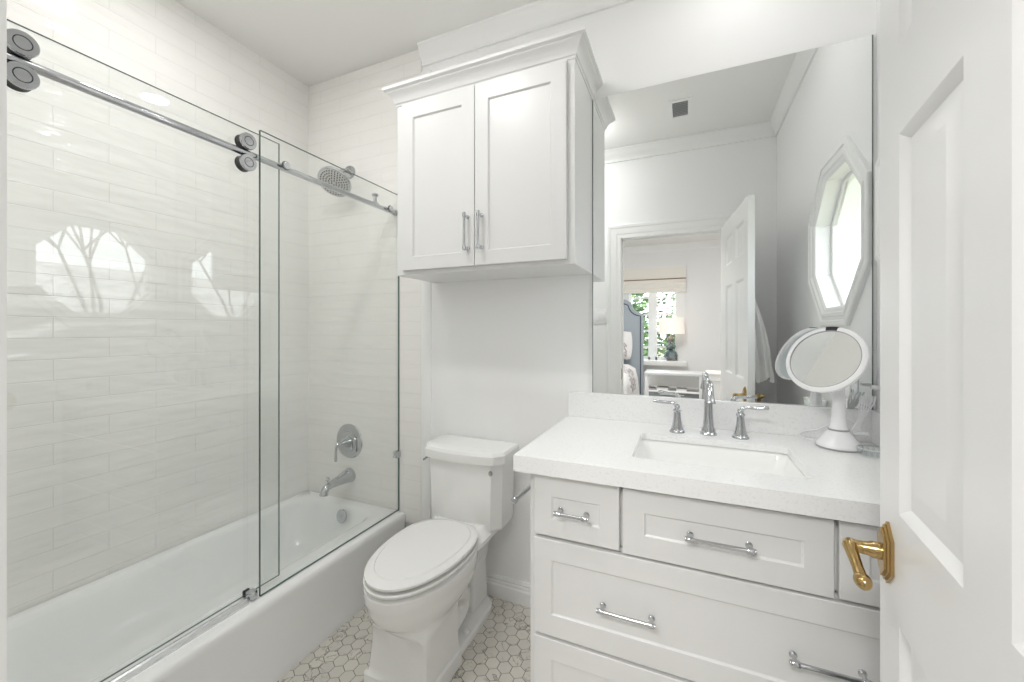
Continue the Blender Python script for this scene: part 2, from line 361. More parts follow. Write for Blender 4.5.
for n, s, nm in ((0, -1, 'camera'), (TH, 1, 'back')):
    cw, cz = DW-.050, .904
    def q(w, d, z): return Vector(dpt(cw+w, n+s*d, cz+z))
    h = obj('lever_handle', lathe(NB(), [(.0135, 0), (.0135, .012), (.011, .018), (.0100, .032), (.0105, .035), (.0105, .038), (.0085, .041)], q(0, .010, 0), q(0, 1, 0)-q(0, 0, 0), 20), 'brass', door)
    bm = NB()
    for k, (sc, d0, d1) in enumerate(((1, 0, .0045), (.86, .0045, .008), (.70, .008, .0115))):
        hexp = [(0, .051), (.025, .027), (.025, -.027), (0, -.051), (-.025, -.027), (-.025, .027)]
        loft(bm, [[q(w*sc, d, z*(1-(1-sc)*.7)) for w, z in hexp] for d in (d0, d1)])
    obj('rose_plate', bm, 'brass', h, smooth=20)
    bm = NB(); tube(bm, [q(.004, .050, .001), q(-.005, .052, .001), q(-.020, .051, -.005), q(-.040, .049, -.016), q(-.055, .047, -.026)], [.0085, .0105, .009, .0078, .0085], 16, smooth=6)
    sphere(bm, q(.001, .0505, .001), .0105, n=16); sphere(bm, q(-.058, .046, -.029), .0145, .8, 1.15, .85, 20); obj('lever', bm, 'brass', h)

# ------------------------------------------------------------------ bathtub
tub = thing('bathtub', (-1.72, -.81, 0), 'white alcove bathtub with a plain apron behind sliding glass', 'bathtub')
X0, X1, Y0, Y1, RZ = XL+.003, -1.359, -1.612, -.015, .310
bm = NB()
rings = [rrect(X0, X1, Y0, Y1, .012, 0), rrect(X0, X1, Y0, Y1, .012, .03), rrect(X0, X1-.004, Y0, Y1, .012, .05), rrect(X0, X1-.004, Y0, Y1, .012, RZ-.05),
         rrect(X0, X1, Y0, Y1, .012, RZ-.03), rrect(X0, X1, Y0, Y1, .012, RZ-.016), rrect(X0+.002, X1-.003, Y0+.002, Y1-.002, .014, RZ-.006), rrect(X0+.006, X1-.010, Y0+.006, Y1-.006, .016, RZ),
         rrect(X0+.030, X1-.135, Y0+.06, Y1-.055, .09, RZ-.002), rrect(X0+.040, X1-.150, Y0+.075, Y1-.065, .10, RZ-.010), rrect(X0+.048, X1-.160, Y0+.09, Y1-.073, .11, RZ-.03),
         rrect(X0+.062, X1-.175, Y0+.14, Y1-.090, .13, RZ-.10), rrect(X0+.085, X1-.195, Y0+.22, Y1-.115, .15, .13), rrect(X0+.115, X1-.225, Y0+.30, Y1-.150, .15, .085), rrect(X0+.165, X1-.275, Y0+.38, Y1-.22, .13, .068)]
loft(bm, rings); obj('tub_body', bm, 'tub', tub, smooth=50)
bm = NB(); lathe(bm, [(.036, 0), (.036, .004), (.033, .008), (.010, .009), (.008, .012), (.0, .012)], (-1.715, -.110, .262), (0, -1, .18), 28); obj('overflow_plate', bm, 'chrome', tub, label='round chrome overflow plate')
bm = NB(); lathe(bm, [(.035, 0), (.035, .004), (.028, .006), (.026, .003), (0, .003)], (-1.775, -.36, .068), (0, 0, 1), 28); obj('drain', bm, 'chrome', tub)

# ------------------------------------------------------------------ sliding glass screen
def pane(name, x0, x1, y0, y1, z0, z1, parent):
    bm = NB(); box(bm, (x0, y0, z0), (x1, y1, z1))
    for f in bm.faces: f.material_index = 0 if abs(f.normal.x) > .5 else 1
    return obj(name, bm, ['glass', 'glass_edge'], parent, smooth=0)
fx = thing('fixed_glass_panel', (-1.411, -.40, .310), 'fixed clear glass panel at the shower end of the tub', 'shower panel')
pane('glass_pane', -1.416, -1.406, -.775, -.0144, .312, 1.995, fx)
for yy in (-.676, -.087):
    c = obj('clamp', lathe(NB(), [(.0150, 0), (.0150, .003), (.0140, .007), (.0130, .009), (0, .009)], (-1.4055, yy, 1.903), (1, 0, 0), 24), 'chrome', fx)
    obj('gasket', lathe(NB(), [(.0165, 0), (.0165, .003)], (-1.4065, yy, 1.903), (1, 0, 0), 24), 'rubber', c)
bm = NB(); box(bm, (-1.424, -.045, .595), (-1.396, -.013, .632), .004); obj('wall_bracket', bm, 'chrome', fx)
bm = NB(); box(bm, (-1.4165, -.0142, .312), (-1.4055, -.0122, 1.995)); obj('wall_seal', bm, 'gplastic', fx)
sl = thing('sliding_glass_door', (-1.45, -1.05, .32), 'sliding clear glass tub door hung from four chrome rollers', 'shower door')
pane('glass_pane', -1.454, -1.446, -1.43, -.672, .322, 1.996, sl)
for yy in (-1.338, -.814):
    for zz in (1.9385, 1.8635):
        w = obj('roller', lathe(NB(), [(.0285, 0), (.0285, .006), (.0270, .009), (.0165, .009), (.0155, .0075), (.0145, .009), (0, .009)], (-1.418, yy, zz), (1, 0, 0), 32), 'chrome', sl)
        obj('tyre', lathe(NB(), [(.0275, 0), (.0255, .004), (.0255, .022), (.0285, .026)], (-1.446, yy, zz), (1, 0, 0), 32), 'rubber', w)
        obj('groove', lathe(NB(), [(.0160, 0), (.0160, .0006), (.0142, .0006), (.0142, 0)], (-1.4091, yy, zz), (1, 0, 0), 32, False, False), 'rubber', w)
rl = thing('shower_rail', (-1.4315, -.8, 1.903), 'round chrome rail running along the top of the glass above the tub', 'rail')
bm = NB(); tube(bm, [(-1.4315, YF+.013, 1.901), (-1.4315, -.012, 1.901)], .0118, 20); obj('bar', bm, 'chrome', rl)
bm = NB(); lathe(bm, [(.017, 0), (.017, .010), (.0125, .014), (.0125, .03)], (-1.4315, -.0125, 1.903), (0, -1, 0), 24); obj('end_flange', bm, 'chrome', rl)
bm = NB(); box(bm, (-1.443, -.186, 1.890), (-1.420, -.148, 1.916), .004); lathe(bm, [(.0095, 0), (.0085, .030), (.015, .033), (.017, .038), (.015, .042), (0, .042)], (-1.4315, -.168, 1.913), (0, 0, 1), 20); obj('stopper', bm, 'chrome', rl)
for yy in (-.676, -.087):
    bm = NB(); lathe(bm, [(.0125, -.012), (.0125, .012)], (-1.4315, yy, 1.903), (0, 1, 0), 20); tube(bm, [(-1.4315, yy, 1.903), (-1.4165, yy, 1.903)], .007); obj('rail_collar', bm, 'chrome', rl)
gd = thing('door_guide', (-1.43, -.79, RZ), 'small chrome floor guide on the tub rim at the foot of the fixed glass', 'door guide')
bm = NB(); box(bm, (-1.444, -.806, RZ), (-1.417, -.777, RZ+.028), .004); lathe(bm, [(.012, 0), (.012, .012), (.009, .014), (0, .014)], (-1.419, -.795, RZ+.017), (1, -.3, 0), 20); obj('guide_block', bm, 'chrome', gd)
bm = NB(); box(bm, (-1.466, -.803, RZ), (-1.4555, -.780, RZ+.024), .003); obj('guide_lip', bm, 'rubber', gd)
bm = NB(); prism(bm, [(-1.442, RZ-.001), (-1.408, RZ-.001), (-1.408, RZ+.004), (-1.413, RZ+.007), (-1.424, RZ+.007), (-1.428, RZ+.011), (-1.434, RZ+.011), (-1.442, RZ+.003)], 'y', -1.60, -.812)
obj('threshold_strip', bm, 'steel', label='low aluminium threshold strip along the tub rim below the sliding glass', cat='threshold', origin=(-1.42, -1.2, RZ))

# ------------------------------------------------------------------ shower head, valve, spout
sh = thing('overhead_shower', (-1.760, -.012, 2.172), 'round chrome shower head on a short arm near the tub ceiling', 'shower head')
obj('flange', lathe(NB(), [(.038, 0), (.038, .005), (.033, .014), (.015, .022)], (-1.755, -.012, 2.172), (0, -1, 0), 28), 'chrome', sh)
bm = NB(); tube(bm, [(-1.755, -.02, 2.172), (-1.752, -.06, 2.166), (-1.745, -.095, 2.142), (-1.735, -.118, 2.108)], .0115, 16, smooth=6); sphere(bm, (-1.735, -.120, 2.104), .018); obj('arm', bm, 'chrome', sh)
ax = Vector((.16, -.62, -.77)).normalized(); hb = Vector((-1.735, -.121, 2.101))
bm = NB(); lathe(bm, [(.014, 0), (.022, .014), (.056, .026), (.082, .034), (.088, .040), (.088, .047), (.084, .051), (0, .051)], hb, ax, 40); hd = obj('head', bm, 'chrome', sh)
bm = NB(); lathe(bm, [(.080, .0511), (.080, .053), (0, .053)], hb, ax, 40); fp = obj('spray_face', bm, 'satin', hd)
bm = NB(); u, v, d = frame_of(ax)
for k, (rr, nn) in enumerate(((.014, 6), (.028, 12), (.042, 18), (.056, 24), (.070, 30))):
    for i in range(nn):
        a = 2*math.pi*i/nn; lathe(bm, [(.0040, .0525), (.0030, .056)], hb+u*rr*math.cos(a)+v*rr*math.sin(a), ax, 6)
obj('nozzles', bm, 'rubber', hd, smooth=0)
vl = thing('shower_valve', (-1.765, -.012, .640), 'round chrome shower valve plate with a lever on the tiled wall', 'shower valve')
obj('escutcheon', lathe(NB(), [(.097, 0), (.097, .003), (.093, .007), (.072, .010), (.057, .010), (.055, .014), (.050, .016), (0, .016)], (-1.760, -.012, .642), (0, -1, 0), 40), 'chrome', vl)
obj('hub', lathe(NB(), [(.034, .012), (.031, .024), (.024, .034), (.022, .05), (.013, .062), (.010, .080), (.009, .084), (0, .086)], (-1.760, -.012, .642), (0, -1, 0), 28), 'chrome', vl)
bm = NB(); tube(bm, [(-1.760, -.082, .647), (-1.763, -.098, .642), (-1.765, -.104, .622), (-1.766, -.106, .592), (-1.766, -.106, .565), (-1.766, -.106, .550)], [.009, .0085, .007, .0065, .0085, .007], 14, smooth=5); obj('lever', bm, 'chrome', vl)
sp = thing('tub_spout', (-1.760, -.012, .448), 'chrome tub spout with a diverter knob below the shower valve', 'tub spout')
bm = NB(); tube(bm, [(-1.757, -.012, .448), (-1.757, -.018, .448), (-1.757, -.040, .447), (-1.757, -.09, .443), (-1.757, -.140, .440), (-1.757, -.172, .432), (-1.757, -.188, .416), (-1.757, -.193, .398)], [.042, .041, .036, .027, .020, .019, .020, .022], 24, smooth=4); obj('spout', bm, 'chrome', sp)
obj('diverter_knob', lathe(NB(), [(.005, 0), (.005, .022), (.010, .025), (.011, .034), (.007, .040), (0, .041)], (-1.757, -.168, .445), (0, 0, 1), 16), 'chrome', sp)

# ------------------------------------------------------------------ pulls
def pull(parent, c, length, axis, y):
    """bar pull: c is the middle (along x,z) on a front face at y"""
    bm = NB(); h = length/2; A = Vector((1, 0, 0)) if axis == 'x' else Vector((0, 0, 1)); c = Vector((c[0], y, c[1])); o = Vector((0, -1, 0))
    for s in (-1, 1):
        p = c+A*(s*h)
        lathe(bm, [(.0085, 0), (.0085, .002), (.006, .005), (.0045, .008), (.0045, .026)], p, o, 16)
        lathe(bm, [(.0072, -.008), (.0078, -.006), (.0078, .006), (.0072, .008)], p+o*.029, A, 16)
        lathe(bm, [(.0058, 0), (.0066, .002), (.0062, .004), (.003, .005)], p+o*.029+A*(s*.008), A*s, 16)
    tube(bm, [c+o*.029-A*h, c+o*.029+A*h], .0052, 16)
    return obj('handle', bm, 'chrome', parent)
def shaker(bm, x0, x1, z0, z1, y, fr, th=.02, rec=.007):
    """door or drawer front: frame with a recessed flat panel; face at y, thickness th behind it. fr: (left,right,bottom,top)"""
    def R(a, d): return [(x0+a[0], y+d, z0+a[2]), (x1-a[1], y+d, z0+a[2]), (x1-a[1], y+d, z1-a[3]), (x0+a[0], y+d, z1-a[3])]
    e = .0015
    loft(bm, [R((0,)*4, th), R((0,)*4, e), R((e,)*4, 0), R(fr, 0), R([f+.002 for f in fr], .003), R([f+.005 for f in fr], rec), ])
    return bm

# ------------------------------------------------------------------ wall cabinet over the toilet
wc = thing('wall_cabinet', (-.78, 0, 1.516), 'white two door wall cabinet with crown top above the toilet', 'cabinet')
cx0, cx1, cyf, cz0, cz1 = -1.186, -.373, -.298, 1.516, 2.292
bm = NB(); box(bm, (cx0, cyf, cz0), (cx1, -.0005, cz1), .0015, 1)
for f in list(bm.faces):
    pass
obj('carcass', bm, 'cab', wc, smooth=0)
bm = NB()
CC = [(.0, -.022), (.003, -.022), (.004, -.014), (.009, -.010), (.012, .004), (.022, .020), (.034, .030), (.036, .034), (.040, .036), (.046, .040), (.046, .052), (0, .052)]
rings = []
for d, h in CC: rings.append([(cx0-d, -.001, cz1+h), (cx0-d, cyf-d, cz1+h), (cx1+d, cyf-d, cz1+h), (cx1+d, -.001, cz1+h)])
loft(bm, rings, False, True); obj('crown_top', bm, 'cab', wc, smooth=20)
for a, b, hx in ((-1.145, -.783, -.813), (-.780, -.402, -.750)):
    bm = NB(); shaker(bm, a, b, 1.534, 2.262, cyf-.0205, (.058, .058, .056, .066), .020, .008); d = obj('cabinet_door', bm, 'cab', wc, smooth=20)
    pull(d, (hx, 1.668), .128, 'z', cyf-.0205)

# ------------------------------------------------------------------ vanity
vx0, vx1, vyf = -.441, XR-.002, -.578
va = thing('vanity_cabinet', (.075, -.3, 0), 'white vanity cabinet with shaker drawers and chrome bar pulls', 'vanity')
bm = NB(); 
box(bm, (vx0, vyf+.0195, .09), (vx0+.018, -.018, .845)); box(bm, (vx1-.018, vyf+.0195, .09), (vx1, -.018, .845)); box(bm, (vx0+.0185, -.03, .09), (vx1-.0185, -.018, .845)); box(bm, (vx0+.0185, vyf+.0195, .09), (vx1-.0185, -.0305, .108))
for a_, b_ in ((vx0, vx0+.03), (vx1-.03, vx1)): box(bm, (a_, vyf, .09), (b_, vyf+.019, .845))
box(bm, (vx0+.03, vyf, .09), (vx1-.03, vyf+.019, .12)); box(bm, (vx0+.03, vyf, .825), (vx1-.03, vyf+.019, .845))
box(bm, (vx0+.03, vyf, .640), (vx1-.03, vyf+.019, .665)); box(bm, (vx0+.03, vyf, .345), (vx1-.03, vyf+.019, .370)); box(bm, (-.185, vyf, .66), (-.145, vyf+.019, .84)); box(bm, (.298, vyf, .66), (.338, vyf+.019, .84))
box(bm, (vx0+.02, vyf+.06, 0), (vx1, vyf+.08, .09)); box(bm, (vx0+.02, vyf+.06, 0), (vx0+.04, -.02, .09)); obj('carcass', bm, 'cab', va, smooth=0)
FY = vyf-.0205
drs = [(-.421, -.170, .659, .838, (.054, .054, .052, .060), (-.300, .743), .077), (-.161, .313, .655, .836, (.057, .058, .058, .060), (.076, .742), .133), (.322, .572, .657, .837, (.054,)*4, (.447, .742), .077)]
for x0, x1, z0, z1, fr, hc, hl in drs:
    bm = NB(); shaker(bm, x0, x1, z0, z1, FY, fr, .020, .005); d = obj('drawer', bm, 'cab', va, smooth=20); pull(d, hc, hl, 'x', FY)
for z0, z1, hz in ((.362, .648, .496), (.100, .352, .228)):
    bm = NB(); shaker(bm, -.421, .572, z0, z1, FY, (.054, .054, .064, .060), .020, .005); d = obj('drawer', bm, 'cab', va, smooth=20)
    pull(d, (-.150, hz+.001), .130, 'x', FY); pull(d, (.298, hz+.006), .130, 'x', FY)

# countertop with sink cut-out, backsplash, side splash
CZ = .894
ct = thing('countertop', (.055, -.3, .846), 'white quartz countertop with backsplash on the vanity', 'countertop')
SX0, SX1, SY0, SY1 = -.150, .300, -.500, -.190
hole = [(p[0], p[1]) for p in rrect(SX0, SX1, SY0, SY1, .022, 0, 5)]
bm = NB(); holed(bm, [(-.480, -.621), (vx1, -.621), (vx1, -.001), (-.480, -.001)], hole, lambda p, q, d: (p, q, d), .872, CZ)
box(bm, (-.480, -.621, .846), (vx1, -.600, .872)); box(bm, (-.480, -.5995, .846), (-.458, -.001, .872)); obj('slab', bm, 'quartz', ct, smooth=30)
bm = NB(); box(bm, (-.477, -.019, CZ), (vx1, -.001, 1.003), .0015, 1); obj('backsplash', bm, 'quartz', ct, smooth=0)
bm = NB(); box(bm, (vx1-.018, -.619, CZ), (vx1, -.0195, 1.003), .0015, 1); obj('side_splash', bm, 'quartz', ct, smooth=0)
sk = thing('sink', (.075, -.345, .74), 'rectangular white undermount sink set in the quartz countertop', 'sink')
bm = NB(); e = .006
loft(bm, [rrect(SX0-.03, SX1+.03, SY0-.03, SY1+.03, .03, .8715), rrect(SX0-e, SX1+e, SY0-e, SY1+e, .028, .8715), rrect(SX0+.000, SX1-.000, SY0+.000, SY1-.000, .032, .860), rrect(SX0+.010, SX1-.010, SY0+.009, SY1-.006, .036, .825), rrect(SX0+.020, SX1-.020, SY0+.018, SY1-.012, .045, .79), rrect(SX0+.045, SX1-.045, SY0+.04, SY1-.028, .05, .752),
          rrect(SX0+.07, SX1-.07, SY0+.06, SY1-.05, .05, .738), rrect(.035, .115, -.36, -.28, .038, .732)], False, True)
obj('basin', bm, 'porcelain', sk, smooth=60)
obj('drain', lathe(NB(), [(.024, 0), (.024, .003), (.018, .004), (.016, .002), (0, .005)], (.075, -.32, .7325), (0, 0, 1), 24), 'chrome', sk)

# faucet: spout and two lever handles
BELL = [(.027, 0), (.027, .004), (.0255, .008), (.022, .011), (.0215, .016), (.018, .026), (.0145, .045), (.0125, .064), (.012, .076), (.0145, .079), (.0145, .084), (.010, .088)]
ft = thing('sink_spout', (.075, -.115, CZ), 'chrome arched faucet spout behind the middle of the sink', 'faucet')
bm = NB(); lathe(bm, [(.028, 0), (.028, .005), (.025, .009), (.023, .014), (.0235, .019), (.019, .030), (.016, .060), (.0145, .095), (.014, .115)], (.075, -.115, CZ), (0, 0, 1), 28); obj('base', bm, 'chrome', ft)
bm = NB(); tube(bm, [(.075, -.115, CZ+.108), (.075, -.115, CZ+.145), (.075, -.121, CZ+.170), (.075, -.140, CZ+.187), (.075, -.168, CZ+.189), (.075, -.192, CZ+.176), (.075, -.203, CZ+.155)], [.0135, .013, .013, .0125, .012, .012, .0125], 20, smooth=6)
obj('neck', bm, 'chrome', ft)
obj('aerator', lathe(NB(), [(.012, -.006), (.0135, .012), (.017, .028), (.0185, .033), (.0185, .037), (.014, .037), (0, .036)], (.075, -.201, CZ+.163), (0, -.22, -1), 24), 'chrome', ft)
bm = NB(); lathe(bm, [(.004, 0), (.004, .03), (.0075, .033), (.007, .042), (0, .045)], (.075, -.090, CZ), (0, 0, 1), 16); lathe(bm, [(.004, 0), (.0035, .18), (.007, .184), (.0085, .192), (.005, .199), (0, .2)], (.075, -.092, CZ), (0, 0, 1), 16); obj('lift_rod', bm, 'chrome', ft)
for x, s, lb in ((-.030, -1, 'chrome faucet lever handle pointing towards the wall cabinet, beside the spout'), (.176, 1, 'chrome faucet lever handle pointing towards the makeup mirror')):
    y = -.125
    fh = thing('faucet_handle', (x, y, CZ), lb, 'faucet handle', 'faucet lever handles')
    obj('base', lathe(NB(), BELL, (x, y, CZ), (0, 0, 1), 28), 'chrome', fh)
    bm = NB(); sphere(bm, (x, y, CZ+.094), .0105, n=16); tube(bm, [(x, y, CZ+.094), (x+s*.008, y-.002, CZ+.104), (x+s*.022, y-.003, CZ+.108), (x+s*.045, y-.004, CZ+.108), (x+s*.070, y-.006, CZ+.111), (x+s*.084, y-.007, CZ+.113)], [.008, .0075, .0055, .0065, .0075, .0062], 14, smooth=5); obj('lever', bm, 'chrome', fh)

# ------------------------------------------------------------------ wall mirror
wm = thing('wall_mirror', (.10, 0, 1.003), 'large frameless mirror on the wall above the vanity', 'mirror')
MX0, MX1, MZ0, MZ1 = -.369, .578, 1.0035, 2.273
bm = NB(); box(bm, (MX0, -.0065, MZ0), (MX1, -.0005, MZ1))
for f in bm.faces: f.material_index = 0 if f.normal.y < -.5 else 1
obj('mirror_glass', bm, ['mirror', 'mirror_edge'], wm, smooth=0)
bm = NB(); box(bm, (MX1, -.0075, MZ0), (MX1+.0035, -.0005, MZ1)); obj('edge_strip', bm, 'mirror_edge', wm, smooth=0)
bm = NB(); box(bm, (MX0-.0025, -.0075, MZ0), (MX0, -.0005, MZ1)); obj('edge_strip', bm, 'mirror_edge', wm, smooth=0)

# ------------------------------------------------------------------ makeup mirror, cable, dish
mk = thing('makeup_mirror', (.452, -.130, CZ), 'white round makeup mirror on a stem standing on the counter', 'makeup mirror')
bx, by = .452, -.130
obj('base', lathe(NB(), [(.060, .0055), (.0605, .009), (.058, .015), (.034, .048), (.0285, .055), (.0270, .058)], (bx, by, CZ), (0, 0, 1), 40), 'wplastic', mk)
obj('base_ring', lathe(NB(), [(.058, 0), (.0605, .002), (.0605, .0055)], (bx, by, CZ), (0, 0, 1), 40), 'gplastic', mk)
obj('collar', lathe(NB(), [(.0285, .056), (.0285, .061), (.026, .0615)], (bx, by, CZ), (0, 0, 1), 32), 'gplastic', mk)
bm = NB(); lathe(bm, [(.0265, .060), (.022, .075), (.019, .10), (.0175, .14), (.0165, .18), (.016, .215)], (bx, by, CZ), (0, 0, 1), 28); obj('stem', bm, 'wplastic', mk)
hc = Vector((.412, -.148, 1.178)); hn = Vector((-.58, -.68, .44)).normalized(); HS_ = 1.07
hd = obj('head', lathe(NB(), [(r_*HS_, h_) for r_, h_ in [(.0, -.012), (.084, -.012), (.103, -.008), (.107, .0), (.106, .007), (.101, .0095), (.0935, .0095), (.0920, .007), (0, .007)]], hc, hn, 56), ['wplastic'], mk)
obj('mirror_face', lathe(NB(), [(r_*HS_, h_) for r_, h_ in [(.0918, .0072), (.0918, .0078), (0, .0078)]], hc, hn, 56), 'mirror', hd, smooth=20)
obj('dark_rim', lathe(NB(), [(r_*HS_, h_) for r_, h_ in [(.0934, .0097), (.0934, .0101), (.0916, .0101), (.0916, .0079)]], hc, hn, 56, False, False), 'gplastic', hd, smooth=20)
obj('back_shell', lathe(NB(), [(r_*HS_, h_) for r_, h_ in [(.0, -.021), (.070, -.019), (.092, -.0145), (.098, -.0085)]], hc, hn, 48), 'pale_plastic', hd)
bm = NB(); u, v, d = frame_of(hn)
upv = (Vector((0, 0, 1))-hn*hn.z).normalized(); rt = hn.cross(upv).normalized()
arc = []
for k in range(9):
    a = math.radians(90-9+18*k/8); arc.append(a)
rings = []
for a in arc:
    e = rt*math.cos(a)+upv*math.sin(a)
    rings.append([hc+e*.0935*HS_+hn*.0098, hc+e*.1065*HS_+hn*.0098, hc+e*.1082*HS_+hn*.002, hc+e*.0935*HS_+hn*.005])
loft(bm, rings); obj('sensor', bm, 'rubber', hd, smooth=0)
bm = NB(); tube(bm, [Vector((bx, by+.002, CZ+.205)), hc-hn*.03, hc-hn*.01], .012, 14, smooth=4); obj('neck_joint', bm, 'wplastic', mk)
# cable: loops on the counter, twisted hank and lead up to the socket
cb = thing('charging_cable', (.53, -.09, CZ), 'white charging cable hanked in loops behind the makeup mirror', 'cable')
bm = NB()
tube(bm, [(.398, -.072, CZ+.004), (.375, -.058, CZ+.004), (.368, -.040, CZ+.010), (.385, -.026, CZ+.022), (.420, -.024, CZ+.03), (.45, -.03, CZ+.05), (.49, -.026, CZ+.075), (.525, -.030, CZ+.062), (.535, -.05, CZ+.04), (.515, -.06, CZ+.03)], .0021, 8, smooth=8)
obj('lead', bm, 'wplastic', cb)
bm = NB()
for k in range(5):
    o = (k-2)*.0055
    tube(bm, [(.512+o, -.070, CZ+.030), (.520+o*.6, -.066, CZ+.06), (.533+o*.3, -.064, CZ+.085), (.545+o*1.2, -.062, CZ+.125), (.552+o*1.6, -.060, CZ+.155), (.549+o*1.7+.003, -.052, CZ+.158), (.541+o*1.2, -.056, CZ+.125), (.530+o*.3, -.058, CZ+.085), (.517+o*.6, -.060, CZ+.055), (.510+o, -.064, CZ+.028)], .0021, 7, smooth=6)
obj('hank', bm, 'wplastic', cb)
bm = NB(); box(bm, (.506, -.083, CZ+.034), (.545, -.067, CZ+.046), .003); obj('cable_plug', bm, 'wplastic', cb)
ds = thing('glass_dish', (.516, -.196, CZ), 'small clear glass dish beside the makeup mirror base', 'dish')
bm = NB(); lathe(bm, [(.034, 0), (.036, .003), (.0385, .022), (.035, .022), (.033, .005), (0, .004)], (.516, -.196, CZ), (0, 0, 1), 32); obj('bowl', bm, 'clearglass', ds)
bm = NB()
for k in range(16):
    a = 2*math.pi*k/16; box(bm, (.516+.0345*math.cos(a)-.003, -.196+.0345*math.sin(a)-.003, CZ+.004), (.516+.0345*math.cos(a)+.003, -.196+.0345*math.sin(a)+.003, CZ+.019), .002)
obj('cut_facets', bm, 'clearglass', ds)
obj('rim', lathe(NB(), [(.0345, .0215), (.039, .0215), (.039, .0235), (.0345, .0235)], (.516, -.196, CZ), (0, 0, 1), 32, False, False), 'vent', ds)
cn = thing('glass_canister', (.528, -.45, CZ), 'low frosted glass canister on the counter, seen in the mirror behind the makeup mirror', 'canister')
bm = NB(); loft(bm, [rrect(.497, .558, -.500, -.400, .012, z) for z in (CZ, CZ+.062)]); obj('body', bm, 'frosted', cn)
bm = NB(); loft(bm, [rrect(.495, .560, -.502, -.398, .013, z) for z in (CZ+.062, CZ+.074)]); obj('lid', bm, 'wplastic', cn)
so = thing('wall_outlet', (XR, -.20, 1.062), 'white electrical outlet on the right wall near the mirror', 'outlet')
bm = NB(); box(bm, (XR-.006, -.237, 1.005), (XR, -.163, 1.120), .003); obj('cover_plate', bm, 'wplastic', so)
for zz in (1.041, 1.083):
    bm = NB(); box(bm, (XR-.008, -.217, zz-.014), (XR-.0055, -.183, zz+.014), .003); sk_ = obj('socket', bm, 'wplastic', so)
    bm = NB(); box(bm, (XR-.0086, -.210, zz-.006), (XR-.0078, -.206, zz+.007)); box(bm, (XR-.0086, -.194, zz-.006), (XR-.0078, -.190, zz+.007)); obj('slots', bm, 'rubber', sk_, smooth=0)
ch = thing('plug_adapter', (.56, -.05, 1.08), 'small white plug adapter on the right wall beside the mirror edge', 'adapter')
bm = NB(); box(bm, (XR-.030, -.062, 1.078), (XR, -.036, 1.090), .003); obj('adapter_body', bm, 'wplastic', ch)

# ------------------------------------------------------------------ light switch on the door wall (seen in the mirror)
sw = thing('light_switch', (-.655, YF, 1.385), 'white double light switch plate beside the doorway casing, seen in the mirror', 'light switch')
bm = NB(); box(bm, (-.715, YF, 1.327), (-.600, YF+.006, 1.443), .003); obj('switch_plate', bm, 'wplastic', sw)
for x in (-.680, -.634):
    bm = NB(); box(bm, (x-.017, YF+.005, 1.352), (x+.017, YF+.010, 1.418), .002); obj('rocker', bm, 'wplastic', sw)

# ------------------------------------------------------------------ toilet
to = thing('toilet', (-.93, -.35, 0), 'white two piece toilet between the tub and the vanity', 'toilet')
TX = -.922
def egg(w, yb, yt, z, n=48, ex=2.0, sq=2.6):
    """closed outline: blunt rear at yb, rounded tip at yt (toward -y), half-width w"""
    ym = yb+(yt-yb)*.42; pts = []
    for k in range(n):
        a = 2*math.pi*k/n; c, s = math.cos(a), math.sin(a)
        if s <= 0: e = 2/2.05; y = ym+(ym-yt)*-1*abs(s)**e
        else: e = 2/sq; y = ym+(yb-ym)*abs(s)**e
        x = w*math.copysign(abs(c)**(2/(2.05 if s <= 0 else sq)), c)
        pts.append((TX+x, y, z))
    return pts
def pent(w, yb, yf, ch, z, n=48):
    """pedestal outline with chamfered front corners: 48 points starting at +x, a point on every corner"""
    c = [(w, (yb+yf)/2), (w, yb), (-w, yb), (-w, yf+ch), (-w+ch, yf), (w-ch, yf), (w, yf+ch), (w, (yb+yf)/2)]
    pts = []
    for (p, q), k in zip(zip(c, c[1:]), (6, 12, 10, 4, 8, 4, 4)):
        for i in range(k): pts.append((TX+p[0]+(q[0]-p[0])*i/k, p[1]+(q[1]-p[1])*i/k, z))
    return pts
def blend(A, B, t): return [tuple(a[i]*(1-t)+b[i]*t for i in range(3)) for a, b in zip(A, B)]
bm = NB()
# bowl and pedestal
rings = [egg(0.1573, -0.236, -0.7120, .3955), egg(0.1697, -0.228, -0.7240, .388), egg(0.1713, -0.227, -0.7250, .360), egg(0.1677, -0.229, -0.7210, .352), egg(0.1646, -0.232, -0.7150, .325), egg(0.1552, -0.26, -0.6980, .290), egg(0.1408, -0.3, -0.6740, .262)]
rings += [blend(egg(0.1283, -0.34, -0.6520, .246), pent(0.1190, -.41, -0.6260, .008, .246), .3), blend(egg(0.1283, -0.34, -0.6520, .232), pent(0.1190, -.41, -0.6260, .008, .232), .6), blend(egg(0.1283, -0.34, -0.6520, .218), pent(0.1190, -.41, -0.6260, .008, .218), .85), pent(0.1170, -.41, -0.6180, .008, .205), pent(0.1180, -.41, -0.6200, .008, .15), pent(0.1230, -.41, -0.6280, .008, .075), pent(0.1260, -.41, -0.6330, .008, .058), pent(0.1350, -.41, -0.6420, .008, .052), pent(0.1370, -.41, -0.6440, .008, .0)]
loft(bm, rings)
# deck that carries the tank
loft(bm, [rrect(TX-.075, TX+.075, -.34, -.05, .05, .24), rrect(TX-.095, TX+.095, -.37, -.045, .05, .31), rrect(TX-.120, TX+.120, -.40, -.04, .05, .350), rrect(TX-.150, TX+.150, -.32, -.035, .05, .375), rrect(TX-.150, TX+.150, -.30, -.035, .05, .392), rrect(TX-.140, TX+.140, -.245, -.040, .04, .402), rrect(TX-.13, TX+.13, -.215, -.045, .03, .43)])
